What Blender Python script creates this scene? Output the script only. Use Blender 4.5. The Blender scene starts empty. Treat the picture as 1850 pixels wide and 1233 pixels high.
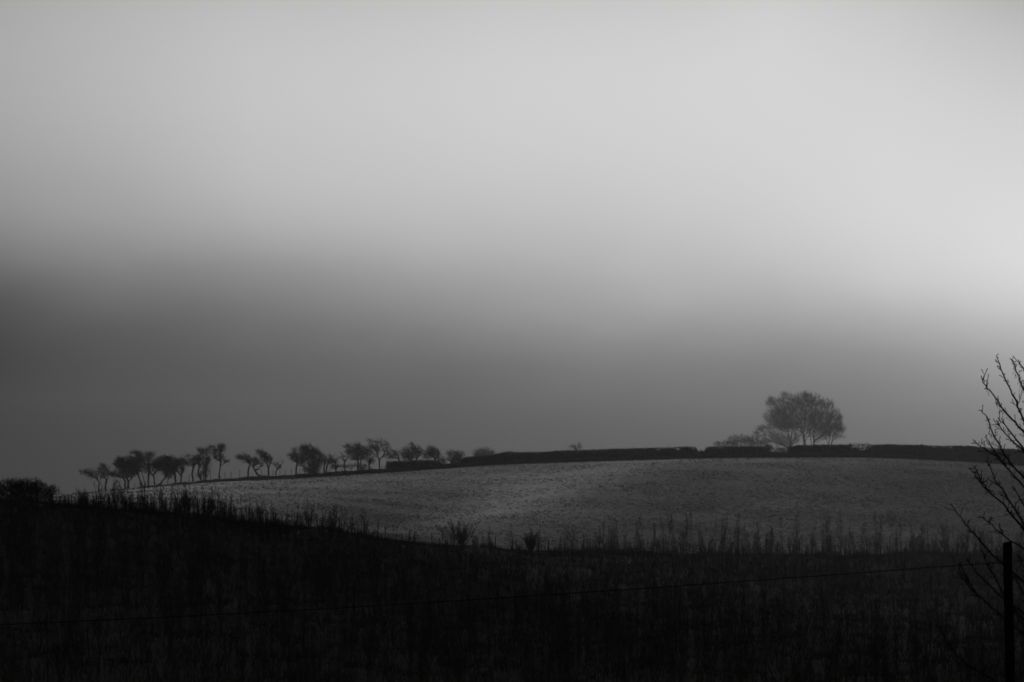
import bpy, math, random
import numpy as np
from mathutils import Vector

random.seed(7); RNG = np.random.default_rng(7)
scn = bpy.context.scene
COL = scn.collection

# ------------------------------------------------------------------ camera
F = 5139.0                      # focal length in photo pixels (1850 wide)
HOR = 950.0                     # photo row of the horizon
PITCH = math.atan((HOR - 616.5) / F)
cam_d = bpy.data.cameras.new('camera'); cam = bpy.data.objects.new('camera', cam_d)
COL.objects.link(cam); cam.location = (0, 0, 0)
cam.rotation_euler = (math.pi / 2 + PITCH, 0, 0)
cam_d.sensor_width = 36.0; cam_d.lens = 36.0 * F / 1850.0
cam_d.clip_start = 0.5; cam_d.clip_end = 8000
scn.camera = cam
scn.cycles.filter_width = 1.7

# ------------------------------------------------------------------ light
SUN_EL = math.radians(7); SUN_AZ = math.radians(-42)      # azimuth: clockwise from +Y (view axis)
scn.view_settings.view_transform = 'Standard'; scn.view_settings.look = 'None'
scn.view_settings.exposure = 0.0; scn.view_settings.gamma = 1.0
sl = bpy.data.lights.new('sun', 'SUN'); sun = bpy.data.objects.new('sun', sl); COL.objects.link(sun)
sl.energy = 4.5; sl.angle = math.radians(10); sl.color = (1, 1, 1)
sd = Vector((math.sin(SUN_AZ) * math.cos(SUN_EL), math.cos(SUN_AZ) * math.cos(SUN_EL), math.sin(SUN_EL)))
sun.rotation_euler = sd.to_track_quat('Z', 'Y').to_euler()

def s2l(v):
    v = v / 255.0
    return v / 12.92 if v <= 0.04045 else ((v + 0.055) / 1.055) ** 2.4

# overcast sky: a storm bank low on the left, bright cloud higher and to the right
world = bpy.data.worlds.new("World"); scn.world = world; world.use_nodes = True
nt = world.node_tree; nt.nodes.clear(); N = nt.nodes; L = nt.links
def nd(t, **k):
    n = N.new(t)
    for a, b in k.items(): setattr(n, a, b)
    return n
def mth(op, a, b=None, clamp=False):
    n = nd('ShaderNodeMath', operation=op, use_clamp=clamp)
    for i, v in enumerate((a, b)):
        if v is None: continue
        if isinstance(v, (int, float)): n.inputs[i].default_value = v
        else: L.new(v, n.inputs[i])
    return n.outputs[0]
tc = nd('ShaderNodeTexCoord'); sep = nd('ShaderNodeSeparateXYZ'); L.new(tc.outputs['Generated'], sep.inputs[0])
noi = nd('ShaderNodeTexNoise'); noi.inputs['Scale'].default_value = 7.0; noi.inputs['Detail'].default_value = 4.0
noi.inputs['Roughness'].default_value = 0.45
mp = nd('ShaderNodeMapping'); mp.inputs['Scale'].default_value = (1, 1, 2.2)
L.new(tc.outputs['Generated'], mp.inputs[0]); L.new(mp.outputs[0], noi.inputs['Vector'])
VMAX = 0.26
v = mth('ADD', sep.outputs[2], mth('MULTIPLY', mth('SUBTRACT', noi.outputs[0], 0.5), 0.026))
vpos = mth('DIVIDE', v, VMAX, clamp=True)
SKYROWS = [0, 100, 200, 300, 380, 450, 520, 590, 660, 740, 820, 890]
SKY = {   # photo column -> sky brightness (sRGB) at the rows above
    0:    [166, 172, 171, 160, 146, 124, 89, 54, 33, 14, 10, 18],
    230:  [180, 186, 186, 176, 161, 143, 116, 84, 63, 45, 36, 36],
    460:  [192, 199, 200, 191, 178, 158, 132, 104, 80, 60, 51, 48],
    925:  [204, 210, 211, 206, 196, 183, 161, 135, 106, 81, 71, 68],
    1390: [209, 215, 217, 215, 211, 203, 181, 155, 125, 96, 84, 80],
    1600: [200, 209, 216, 219, 219, 214, 204, 175, 141, 110, 93, 85],
    1850: [179, 198, 211, 219, 224, 226, 217, 194, 163, 127, 101, 90],
    3400: [120, 128, 134, 138, 140, 138, 130, 118, 105, 95, 88, 84]}  # last column lies out of view, dimmed to cut side light on the thicket
cols = []
for px in sorted(SKY):
    r = nd('ShaderNodeValToRGB'); r.color_ramp.interpolation = 'B_SPLINE'
    els = []
    for row, s in zip(SKYROWS, SKY[px]):
        t = (HOR - row) / F; els.append((t / math.hypot(1, t) / VMAX, s2l(s)))
    els = els[::-1]
    els = [(0.0, els[0][1])] + els + [(0.82, els[-1][1] * 0.8), (0.93, 0.16), (1.0, 0.10)]
    e = r.color_ramp.elements
    while len(e) > 1: e.remove(e[0])
    e[0].position = els[0][0]; e[0].color = (els[0][1],) * 3 + (1,)
    for p_, c_ in els[1:]:
        q = e.new(p_); q.color = (c_, c_, c_, 1)
    L.new(vpos, r.inputs[0]); cols.append(((px - 925) / F, r.outputs[0]))
cur = cols[0][1]
for (a0, _), (a1, c1) in zip(cols[:-1], cols[1:]):
    m = nd('ShaderNodeMapRange', interpolation_type='SMOOTHSTEP' if 0 else 'LINEAR'); m.clamp = True
    L.new(sep.outputs[0], m.inputs[0]); m.inputs[1].default_value = a0; m.inputs[2].default_value = a1
    mx = nd('ShaderNodeMix', data_type='RGBA'); L.new(m.outputs[0], mx.inputs[0])
    L.new(cur, mx.inputs[6]); L.new(c1, mx.inputs[7]); cur = mx.outputs[2]
# unseen sky behind the viewer and overhead, dimmed to keep the foreground dark
bk = nd('ShaderNodeMapRange', interpolation_type='SMOOTHSTEP'); L.new(sep.outputs[1], bk.inputs[0])
bk.inputs[1].default_value = -0.3; bk.inputs[2].default_value = 0.9; bk.inputs[3].default_value = 0.22; bk.inputs[4].default_value = 1.0
cl = nd('ShaderNodeMix', data_type='RGBA', blend_type='MULTIPLY'); cl.inputs[0].default_value = 1.0
L.new(cur, cl.inputs[6]); L.new(bk.outputs[0], cl.inputs[7])
sky = nd('ShaderNodeTexSky', sky_type='NISHITA'); sky.sun_disc = False
sky.sun_elevation = SUN_EL; sky.sun_rotation = SUN_AZ
bw = nd('ShaderNodeRGBToBW'); L.new(sky.outputs[0], bw.inputs[0])
sc10 = nd('ShaderNodeMix', data_type='RGBA', blend_type='MULTIPLY'); sc10.inputs[0].default_value = 1.0
L.new(cl.outputs[2], sc10.inputs[6]); sc10.inputs[7].default_value = (10, 10, 10, 1)
cover = nd('ShaderNodeMix', data_type='RGBA'); cover.inputs[0].default_value = 0.985     # cloud cover over the clear sky
L.new(bw.outputs[0], cover.inputs[6]); L.new(sc10.outputs[2], cover.inputs[7])
bg = nd('ShaderNodeBackground'); bg.inputs[1].default_value = 0.1
L.new(cover.outputs[2], bg.inputs[0]); wo = nd('ShaderNodeOutputWorld'); L.new(bg.outputs[0], wo.inputs[0])

# ------------------------------------------------------------------ helpers
def P(px, py, Y):
    """point at distance Y (metres, along the ground) seen at photo pixel px, py"""
    dx = (px - 925) / F; dz = (616.5 - py) / F
    c, s = math.cos(PITCH), math.sin(PITCH)
    fy = c - dz * s; fz = s + dz * c
    return np.array((dx / fy * Y, Y, fz / fy * Y))
def row_z(py, Y): return P(925, py, Y)[2]
def ucol(px): return (px - 925) / F
def interp(x, tab): return np.interp(x, [a for a, _ in tab], [b for _, b in tab])
def smooth(a, b, x):
    t = np.clip((x - a) / (b - a), 0, 1); return t * t * (3 - 2 * t)

def tag(o, label=None, cat=None, group=None, kind=None):
    if label: o['label'] = label
    if cat: o['category'] = cat
    if group: o['group'] = group
    if kind: o['kind'] = kind
    return o
def empty(name, loc, rz=0):
    o = bpy.data.objects.new(name, None); COL.objects.link(o); o.location = loc; o.rotation_euler = (0, 0, rz)
    o.empty_display_size = 0.5
    return o
def mesh_obj(name, verts, faces, mat, parent=None, loc=None, smooth_=False):
    """verts Nx3 array in world metres; stored relative to loc / parent"""
    verts = np.asarray(verts, dtype=np.float32).reshape(-1, 3)
    org = np.array(loc if loc is not None else (parent.location if parent else (0, 0, 0)), dtype=np.float32)
    verts = verts - org
    me = bpy.data.meshes.new(name)
    if isinstance(faces, np.ndarray):
        k = faces.shape[1]
        me.vertices.add(len(verts)); me.vertices.foreach_set('co', verts.ravel())
        me.loops.add(faces.size); me.loops.foreach_set('vertex_index', faces.astype(np.int32).ravel())
        me.polygons.add(len(faces)); me.polygons.foreach_set('loop_start', np.arange(0, faces.size, k, dtype=np.int32))
        me.update(calc_edges=True)
    else:
        me.from_pydata([tuple(map(float, p)) for p in verts], [], faces); me.update()
    if smooth_: me.polygons.foreach_set('use_smooth', [True] * len(me.polygons))
    me.materials.append(mat)
    o = bpy.data.objects.new(name, me); COL.objects.link(o)
    if parent: o.parent = parent
    else: o.location = org.tolist()
    return o
def tubes(S, k=3):
    """S: Nx8 array p0 p1 r0 r1 -> verts, quads"""
    S = np.asarray(S, dtype=np.float64); p0, p1, r0, r1 = S[:, :3], S[:, 3:6], S[:, 6:7], S[:, 7:8]
    d = p1 - p0; d /= np.linalg.norm(d, axis=1, keepdims=True) + 1e-9
    ref = np.where(np.abs(d[:, 2:3]) > 0.9, np.array([[1., 0, 0]]), np.array([[0., 0, 1.]]))
    a = np.cross(d, ref); a /= np.linalg.norm(a, axis=1, keepdims=True) + 1e-9; b = np.cross(d, a)
    V = []
    for i in range(k):
        t = 2 * math.pi * i / k; off = math.cos(t) * a + math.sin(t) * b
        V.append(p0 + off * r0); V.append(p1 + off * r1)
    V = np.stack(V, 1)                                    # N, 2k, 3
    base = (np.arange(len(S)) * 2 * k)[:, None]
    Fc = [np.stack([base[:, 0] + 2 * i, base[:, 0] + 2 * ((i + 1) % k), base[:, 0] + 2 * ((i + 1) % k) + 1, base[:, 0] + 2 * i + 1], 1) for i in range(k)]
    return V.reshape(-1, 3), np.concatenate(Fc)

# ------------------------------------------------------------------ materials
def material(name, c0, c1, scale=4.0, rough=0.85, spec=0.25, bump=0.0, detail=5, c2=None, scale2=0.3, coord='Object', bscale=None):
    m = bpy.data.materials.new(name); m.use_nodes = True; t = m.node_tree; n = t.nodes; l = t.links
    b = n['Principled BSDF']; b.inputs['Roughness'].default_value = rough; b.inputs['Specular IOR Level'].default_value = spec
    tcn = n.new('ShaderNodeTexCoord'); no = n.new('ShaderNodeTexNoise'); no.inputs['Scale'].default_value = scale
    no.inputs['Detail'].default_value = detail; l.new(tcn.outputs[coord], no.inputs['Vector'])
    r = n.new('ShaderNodeValToRGB'); r.color_ramp.elements[0].position = 0.36; r.color_ramp.elements[1].position = 0.64
    r.color_ramp.elements[0].color = (c0, c0, c0, 1); r.color_ramp.elements[1].color = (c1, c1, c1, 1)
    l.new(no.outputs[0], r.inputs[0]); out = r.outputs[0]
    if c2 is not None:
        n2 = n.new('ShaderNodeTexNoise'); n2.inputs['Scale'].default_value = scale2; n2.inputs['Detail'].default_value = 4
        l.new(tcn.outputs[coord], n2.inputs['Vector'])
        mr = n.new('ShaderNodeMapRange'); mr.inputs[1].default_value = 0.45; mr.inputs[2].default_value = 0.7; l.new(n2.outputs[0], mr.inputs[0])
        mx = n.new('ShaderNodeMix'); mx.data_type = 'RGBA'; l.new(mr.outputs[0], mx.inputs[0]); l.new(out, mx.inputs[6])
        mx.inputs[7].default_value = (c2, c2, c2, 1); out = mx.outputs[2]
    l.new(out, b.inputs['Base Color'])
    if bump:
        bp = n.new('ShaderNodeBump'); bp.inputs['Strength'].default_value = bump; bp.inputs['Distance'].default_value = 0.15
        src = no
        if bscale:
            src = n.new('ShaderNodeTexNoise'); src.inputs['Scale'].default_value = bscale; src.inputs['Detail'].default_value = 6
            l.new(tcn.outputs[coord], src.inputs['Vector'])
        l.new(src.outputs[0], bp.inputs['Height']); l.new(bp.outputs[0], b.inputs['Normal'])
    return m
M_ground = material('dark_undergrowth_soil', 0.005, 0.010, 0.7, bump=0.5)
M_field = material('pasture_grass', 0.13, 0.32, 1.6, rough=0.9, spec=0.12, bump=0.9, detail=8, c2=0.16, scale2=0.05, bscale=0.8)
M_tuft = material('dead_grass_tufts', 0.05, 0.19, 0.9, rough=0.9, spec=0.1)
M_bank = material('rough_bank_grass', 0.06, 0.13, 1.3, bump=0.6)
M_bark = material('hawthorn_bark', 0.012, 0.028, 3.0)
M_farbark = material('haze_paled_bark', 0.05, 0.09, 2.0)  # paler than the brow trees' bark: distance haze put into the colour
M_hedge = material('hedge_twigs', 0.012, 0.030, 1.6)
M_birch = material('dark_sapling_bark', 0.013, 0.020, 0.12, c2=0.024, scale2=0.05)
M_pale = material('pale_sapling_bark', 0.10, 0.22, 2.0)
M_near = material('wet_black_bark', 0.008, 0.016, 20.0, rough=0.7, spec=0.2)
M_post = material('weathered_dark_post', 0.005, 0.010, 9.0, rough=0.95, spec=0.03, bump=0.4)
M_stake = material('fence_post_wood', 0.014, 0.032, 6.0)
M_wire = material('rusted_wire', 0.006, 0.012, 30.0, rough=0.7)

# ------------------------------------------------------------------ terrain
FOOT_ROW = [(-600, 905), (0, 912), (175, 917), (300, 935), (437, 949), (538, 951), (658, 966), (740, 981), (780, 985), (895, 992),
            (990, 997), (1300, 1003), (1850, 1004), (2400, 1010)]
CREST_ROW = [(-600, 940), (0, 905), (100, 900), (200, 889), (300, 880), (400, 872.5), (500, 868), (600, 862), (700, 855), (750, 852),
             (850, 845), (900, 841.5), (1050, 837.3), (1250, 832), (1350, 829.7), (1450, 828.7), (1550, 828.6), (1650, 831.5), (1750, 836.8), (1850, 844),
             (2400, 890)]
THICK_ROW = [(-600, 880), (0, 880), (80, 882), (100, 891), (200, 903), (300, 908), (380, 910), (400, 920), (430, 934), (500, 944), (600, 950), (660, 962),
             (700, 975), (800, 985), (1000, 992), (1850, 992), (2400, 1000)]
YF, YC = 290.0, 430.0
def box1(tab, lo=-3000, hi=5000, n=25):
    """table smoothed into a fine lookup"""
    xs = np.arange(lo, hi, 5.0); ys = interp(xs, tab); k = np.hanning(n); k /= k.sum()
    return xs, np.convolve(np.pad(ys, n // 2, mode='edge'), k, mode='valid')
_foot, _crest, _thick = box1(FOOT_ROW, n=91), box1(CREST_ROW), box1(THICK_ROW)
def foot_z(px): return (HOR - np.interp(px, *_foot)) / F * YF
def crest_z(px): return (HOR - np.interp(px, *_crest)) / F * YC
NT = 60
_ts = np.linspace(0, 1, NT); _pxs = np.arange(-3000, 5000, 40.0)
def _slope(px, t):
    """relative steepness of the pasture: low = lies flat and catches the light, high = faces the viewer"""
    s = 1.0 + 0 * px
    s = s + 1.8 * smooth(850, 1300, px) * (1 - smooth(0.45, 0.9, t))         # right half falls away
    s = s - 0.9 * smooth(0.78, 1.0, t)                                      # brow of the hill
    s = s - 0.30 * np.exp(-((px - 700) / 240) ** 2 - ((t - 0.10) / 0.09) ** 2)   # shelf at the foot
    s = s + 0.4 * np.exp(-((px - 740) / 200) ** 2 - (t / 0.05) ** 2)          # ditch bank below the shelf
    tb = 0.12 + (px - 690) / 560 * 0.70                                      # diagonal terrace
    s = s - 0.34 * np.exp(-((t - tb) / 0.15) ** 2) * smooth(250, 950, px) * (1 - smooth(1050, 1350, px))
    s = s + 0.0 * np.exp(-((t - tb - 0.25) / 0.13) ** 2) * smooth(300, 500, px) * (1 - smooth(1000, 1250, px))
    s = s + 0.20 * np.sin(px / 210 + t * 7) * np.sin(t * 11 + px / 400)
    return np.maximum(s, 0.08)
_H = np.zeros((len(_pxs), NT))
for i, px in enumerate(_pxs):
    s = _slope(px, _ts); c = np.concatenate([[0], np.cumsum((s[1:] + s[:-1]) / 2)]); _H[i] = c / c[-1]
def _bil(px, t):
    fx = np.clip((px + 3000) / 40.0, 0, len(_pxs) - 1.001); ft = np.clip(t, 0, 1) * (NT - 1) * 0.99999
    i = fx.astype(int); j = ft.astype(int); a = fx - i; b = ft - j
    return (_H[i, j] * (1 - a) * (1 - b) + _H[i + 1, j] * a * (1 - b) + _H[i, j + 1] * (1 - a) * b + _H[i + 1, j + 1] * a * b)
def canopy_h(Y): return 3.6 - 2.7 * smooth(225, 285, Y)
def ground_z(x, y):
    x = np.asarray(x, float); y = np.asarray(y, float)
    yy = np.maximum(y, 25.0); px = np.clip(x / yy * F + 925, -2900, 4800)
    fz, cz = foot_z(px), crest_z(px)
    # the wooded dip
    T = np.interp(px, *_thick); fr = np.clip((YF - yy) / 235.0, 0, 1.2) ** 1.6
    R = T + (1345 - T) * fr
    zdip = (HOR - R) / F * yy - canopy_h(yy)
    lump = (np.sin(x * .42 + 1.3 * np.sin(yy * .11)) * np.sin(yy * .17 + np.sin(x * .19)) + .6 * np.sin(x * .93 + yy * .31) * np.sin(yy * .41 - x * .2))
    zdip = zdip + (fz - zdip) * smooth(272, 290, yy) + lump * (.22 + .25 * smooth(260, 120, yy)) * (1 - smooth(286, 290, yy))
    # near bank
    znear = -1.95 - 0.0 * yy
    w = smooth(34, 62, y)
    zn = znear * (1 - w) + zdip * w
    t = (yy - YF) / (YC - YF)
    zf = fz + (cz - fz) * _bil(px, t)
    sl = np.where(cz > 0, cz / YC * 0.55, 0.0)
    far = cz + (np.minimum(yy, 780) - YC) * sl - 0.03 * np.maximum(yy - 780, 0)
    z = np.where(yy < YF, zn, np.where(yy < YC, zf, far))
    z = z + 40 * smooth(0, 60, -x - .2 * yy - 6) * smooth(30, 80, yy) * (1 - smooth(385, 440, yy))      # unseen ridge added left of the view to shade the dip
    z = np.where(y < 25, -1.7 + 0.0 * y, z)
    return np.where((y >= 25) & (y < 34), -1.7 - 0.25 * (y - 25) / 9, z)
def gz(x, y): return float(ground_z(np.array([x]), np.array([y]))[0])
def at_col(px, Y, lift=0.0):
    p = P(px, 900, Y); x = (px - 925) / F * Y; return np.array((x, Y, gz(x, Y) + lift))

def grid_mesh(name, xs, ys, mat, lift=0.0, cols=False):
    """cols: xs are photo columns (fan shaped sheet), else metres"""
    Y, X = np.meshgrid(ys, xs, indexing='ij')
    if cols: X = (X - 925) / F * Y
    Z = ground_z(X, Y) + lift
    nx = len(xs); ny = len(ys); idx = np.arange(nx * ny).reshape(ny, nx)
    q = np.stack([idx[:-1, :-1], idx[:-1, 1:], idx[1:, 1:], idx[1:, :-1]], -1).reshape(-1, 4)
    return mesh_obj(name, np.stack([X, Y, Z], -1), q, mat, smooth_=True)
# one sheet from behind the viewer out to the far side of the hill
ya = np.concatenate([np.arange(-100, 25, 12.5), np.arange(25, 70, 3), np.arange(70, 285, 6), np.arange(285, 440, 1.0),
                     np.arange(440, 1001, 20)])
xa = np.concatenate([np.arange(-700, -130, 30), np.arange(-130, 131, 2.0), np.arange(140, 701, 30)])
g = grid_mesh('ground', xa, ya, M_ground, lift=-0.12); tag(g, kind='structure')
fcols = np.arange(-500, 2400, 7.0)
fld = grid_mesh('field', fcols, np.concatenate([np.arange(290, 430, 0.8), [430.0]]), M_field, cols=True); tag(fld, kind='structure')
# far pasture behind the hedge
far = grid_mesh('far_field', fcols[::6], np.arange(430.5, 900, 10), M_field, lift=-0.05, cols=True); tag(far, kind='structure')

# rough grass bank that runs along the brow, under the trees and hedges
def bank_h(px): return interp(px, [(100, 0.25), (300, 0.45), (430, 0.7), (700, 0.8), (1250, 0.85), (1700, 0.9), (1850, 0.95), (2400, 0.9)])
prof = [(-1.7, -0.15), (-1.0, 0.35), (-0.4, 0.85), (0.3, 1.0), (1.6, 0.95), (3.0, 0.7), (4.5, -0.3)]
Yb = 432.0
rb = np.random.default_rng(3)
def bank(name, a, b, mat, rough):
    bv = []; bc = np.arange(a, b, 2.0); wob = np.convolve(rb.normal(0, rough, len(bc) + 8), np.ones(9) / 3.5, mode='valid')
    for px, wb in zip(bc, wob):
        h = bank_h(px) + wb
        for dy, k in prof:
            Y = Yb + dy; x = (px - 925) / F * Y
            bv.append((x, Y + rb.normal(0, .05), gz(x, min(Y, YC)) + k * h + (rb.normal(0, 0.04) if k > 0 else 0)))
    nb = len(prof); ii = np.arange(len(bc) * nb).reshape(len(bc), nb)
    bq = np.stack([ii[:-1, :-1], ii[1:, :-1], ii[1:, 1:], ii[:-1, 1:]], -1).reshape(-1, 4)
    tag(mesh_obj(name, bv, bq, mat), kind='structure')
bank('grass_bank', 120, 535, M_bank, .08)
bank('scrub_bank', 533, 2300, M_hedge, .05)
YT = 433.5                                    # the line of trees and hedges
def bank_z(px, Y=YT): x = (px - 925) / F * Y; return gz(x, YC) + bank_h(px) * 0.9

# ------------------------------------------------------------------ tufts on the pasture
def blades(n, pos, h, spread, w, rg, name, mat, label, cat):
    """clumps of flat pointed blades"""
    a = rg.uniform(0, 2 * math.pi, (len(pos), n)); l = rg.uniform(0.5, 1.0, (len(pos), n)) * h[:, None]
    bx = pos[:, None, 0] + rg.normal(0, spread * .4, a.shape); by = pos[:, None, 1] + rg.normal(0, spread * .4, a.shape); bz = pos[:, None, 2] - 0.05
    tx = bx + np.cos(a) * spread * rg.uniform(.3, 1, a.shape); ty = by + np.sin(a) * spread * rg.uniform(.3, 1, a.shape); tz = bz + l
    px_, py_ = -np.sin(a) * w, np.cos(a) * w
    V = np.stack([np.stack([bx - px_, by - py_, bz + 0 * a], -1), np.stack([bx + px_, by + py_, bz + 0 * a], -1), np.stack([tx, ty, tz], -1)], 2).reshape(-1, 3)
    Fq = np.arange(len(V)).reshape(-1, 3)
    return tag(mesh_obj(name, V, Fq, mat), label, cat, kind='stuff')
rg = np.random.default_rng(11)
n = 90000
pc = rg.uniform(-100, 2000, n); py = rg.uniform(291, 429, n)
cl_ = np.sin(pc / 37.0 + np.sin(py / 5.0) * 2) + np.sin(py / 3.1 + pc / 90.0); keep = rg.uniform(-2.2, 2, n) < cl_; pc, py = pc[keep], py[keep]
X = (pc - 925) / F * py; pos = np.stack([X, py, ground_z(X, py)], 1)
blades(4, pos, rg.uniform(.08, .24, len(pos)), .14, .05, rg, 'grass_tufts', M_tuft, 'rough tufts of dead grass scattered over the pale sloping pasture', 'grass')

# ------------------------------------------------------------------ tree builder
DENS = 2.6
def grow(trunks, blobs, dens, wind=(0, 0, 0), step=0.35, seed=0, r_tip=0.016, r_exp=2.35, twigs=4, twig_len=0.78, pen=0.25, r_trunk=None, out=0.0):
    """trunks: lists of 3-D points (first list starts at the base, further lists may start on their own);
    blobs: (centre, (rx, ry, rz)).  Attractor points fill the blobs; each is joined to the nearest point of the
    growing tree by a curved twig.  returns thick segments, thin segments"""
    rg = np.random.default_rng(seed); wind = np.array(wind, float)
    pts = []; par = []; path = []
    def add(p, pa):
        pts.append(np.array(p, float)); par.append(pa)
        path.append(0 if pa < 0 else path[pa] + np.linalg.norm(pts[-1] - pts[pa])); return len(pts) - 1
    forced = set()
    for tr in trunks:
        start = -1                                   # a limb that does not start on the ground joins the nearest stem
        if pts and tr[0][2] <= trunks[0][0][2] + 0.5: start = 0     # stems of one tree meet at the root
        elif pts:
            start = int(np.argmin(np.linalg.norm((np.array(pts) - tr[0]) * (1, .3, 1), axis=1)))
        j = start if start >= 0 else add(tr[0], -1)
        for a, b in zip(tr[:-1], tr[1:]):
            a = np.array(a, float); b = np.array(b, float); k = max(1, int(np.linalg.norm(b - a) / step))
            for i in range(1, k + 1):
                q = a + (b - a) * i / k + (rg.normal(0, step * .12, 3) if i < k else 0); j = add(q, j); forced.add(j)
    nT = len(pts)
    A = []
    for c, r in blobs:
        c = np.array(c); r = np.array(r); k = max(6, int(DENS * dens * math.pi * r[0] * r[2]))
        d = rg.normal(size=(k, 3)); d /= np.linalg.norm(d, axis=1, keepdims=True)
        A.append(c + d * (rg.uniform(0, 1, (k, 1)) ** 0.45) * r)
    A = np.concatenate(A)
    P0 = np.array(pts); dmin = np.min(np.linalg.norm(A[:, None] - P0[None], axis=2), axis=1)
    A = A[np.argsort(dmin + rg.normal(0, .3, len(A)))]
    cap = nT + len(A) * 14; arr = np.zeros((cap, 3)); arr[:nT] = P0; pl = np.zeros(cap); pl[:nT] = path; cnt = nT
    down = 0.6
    for p in A:
        d = arr[:cnt] - p; dist = np.sqrt((d * d).sum(1))
        cost = dist + pen * pl[:cnt] + np.where(d[:, 2] > 0, d[:, 2] * down, 0)      # branches like to climb
        j = int(np.argmin(cost)); a = arr[j].copy(); D = dist[j]
        if D < 0.08: continue
        k = max(1, min(12, int(D / step)))
        pj = par[j]; dirn = (arr[j] - arr[pj]) if pj >= 0 else np.array((0, 0, 1.)); dirn = dirn / (np.linalg.norm(dirn) + 1e-6)
        ctrl = a + dirn * D * 0.35 + np.array((0, 0, .12 * D)) - wind * D * 0.15
        for i in range(1, k + 1):
            t = i / k; q = (1 - t) ** 2 * a + 2 * t * (1 - t) * ctrl + t * t * p
            if i < k: q = q + rg.normal(0, step * .07, 3)
            arr[cnt] = q; par.append(j); pl[cnt] = pl[j] + D / k; j = cnt; cnt += 1
    arr = arr[:cnt]; par_ = np.array(par)
    # pipe model radii
    load = np.zeros(cnt); kids = np.zeros(cnt, int)
    for i in range(cnt - 1, -1, -1):
        if kids[i] == 0: load[i] = r_tip ** r_exp
        if par_[i] >= 0: load[par_[i]] += load[i]; kids[par_[i]] += 1
    rad = load ** (1 / r_exp)
    if r_trunk:
        rad = r_tip + (rad - r_tip) * (r_trunk - r_tip) / max(rad.max() - r_tip, 1e-4)
    seg = [(i, par_[i]) for i in range(cnt) if par_[i] >= 0]
    S = np.array([np.concatenate([arr[p_], arr[i], [rad[p_] if (kids[p_] == 1 or p_ < nT) else min(rad[p_], rad[i] * 1.25), rad[i]]]) for i, p_ in seg])
    tip = np.where((kids == 0) | (rad < r_tip * 1.6))[0]; tip = tip[tip >= nT]
    tw = []
    for i in tip:
        pd = arr[i] - arr[par_[i]]; pd = pd / (np.linalg.norm(pd) + 1e-6)
        for _ in range(twigs):
            d = pd * 0.9 + (arr[i] - arr[0]) / (np.linalg.norm(arr[i] - arr[0]) + 1e-6) * out + rg.normal(0, .36, 3) + wind * 1.0 + np.array((0, 0, .15)); d /= np.linalg.norm(d) + 1e-6
            l = twig_len * rg.uniform(.35, 1.15); m = arr[i] + d * l * .5
            d2 = d + rg.normal(0, .2, 3) + wind * 0.4; d2 /= np.linalg.norm(d2)
            e = m + d2 * l * .5
            tw.append(np.concatenate([arr[i], m, [r_tip * .9, r_tip * .7]])); tw.append(np.concatenate([m, e, [r_tip * .7, r_tip * .35]]))
    thr = max(r_tip * 2.6, 0.0)
    thick = S[S[:, 7] >= thr]; thin = S[S[:, 7] < thr]
    if len(tw): thin = np.concatenate([thin, np.array(tw)])
    return thick, thin
def tree(name, base, trunks, blobs, dens, mat, label, cat='tree', group=None, parts=('trunk', 'crown'), k=4, **kw):
    th, tn = grow(trunks, blobs, dens, **kw)
    r = empty(name, tuple(base)); tag(r, label, cat, group)
    if len(th): V, Q = tubes(th, k); mesh_obj(parts[0], V, Q, mat, r)
    V, Q = tubes(tn, 3); mesh_obj(parts[1], V, Q, mat, r)
    return r

# ------------------------------------------------------------------ windswept trees along the brow
GR_T = 'windswept hawthorns along the brow of the hill'
S2 = lambda x, y: (130 + x / 6.1667, 780 + y / 6.1667)       # coordinates read off enlarged crops of the photograph
S3 = lambda x, y: (400 + x / 6.1667, 780 + y / 6.1667)
S4 = lambda x, y: (600 + x / 5.78, 780 + y / 5.78)
S6 = lambda x, y: (1250 + x / 5.78, 690 + y / 5.78)
sc2 = 1 / 6.1667; sc4 = 1 / 5.78
def photo_tree(S, sc, Y, trunks, blobs, label, dens=17, wind=-0.55, name='hawthorn_tree', mat=None, seed=1, group=GR_T, cat='tree', deep=0.8, lowbase=None, fat=1.12, **kw):
    rg = np.random.default_rng(seed * 7 + 1); T3 = []
    mpp = Y / F                                               # metres per photo pixel
    for k_, tr in enumerate(trunks):
        y0 = Y + (rg.uniform(-.5, .5) if k_ else 0); pts = []
        for i, (a, b) in enumerate(tr):
            px, py = S(a, b); pts.append(P(px, py, y0 + (rg.uniform(-.25, .25) * i if i else 0)))
        if k_ == 0 or abs(tr[0][1] - trunks[0][0][1]) < 25:     # a stem that starts on the ground
            px, _ = S(*tr[0]); gb = lowbase if lowbase is not None else bank_z(px, Y) - 0.1
            if pts[0][2] > gb: pts.insert(0, np.array((pts[0][0], pts[0][1], gb)))
        T3.append(pts)
    B3 = []
    for cx, cy, rx, ry in blobs:
        px, py = S(cx, cy); c = P(px, py, Y + rg.uniform(-.3, .3)); rx, ry = rx * fat, ry * fat; B3.append((c, (rx * sc * mpp, max(rx, ry) * sc * mpp * deep, ry * sc * mpp)))
    return tree(name, T3[0][0], T3, B3, dens, mat or M_bark, label, cat, group, wind=(wind, 0, 0.05), seed=seed, **kw)

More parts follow.
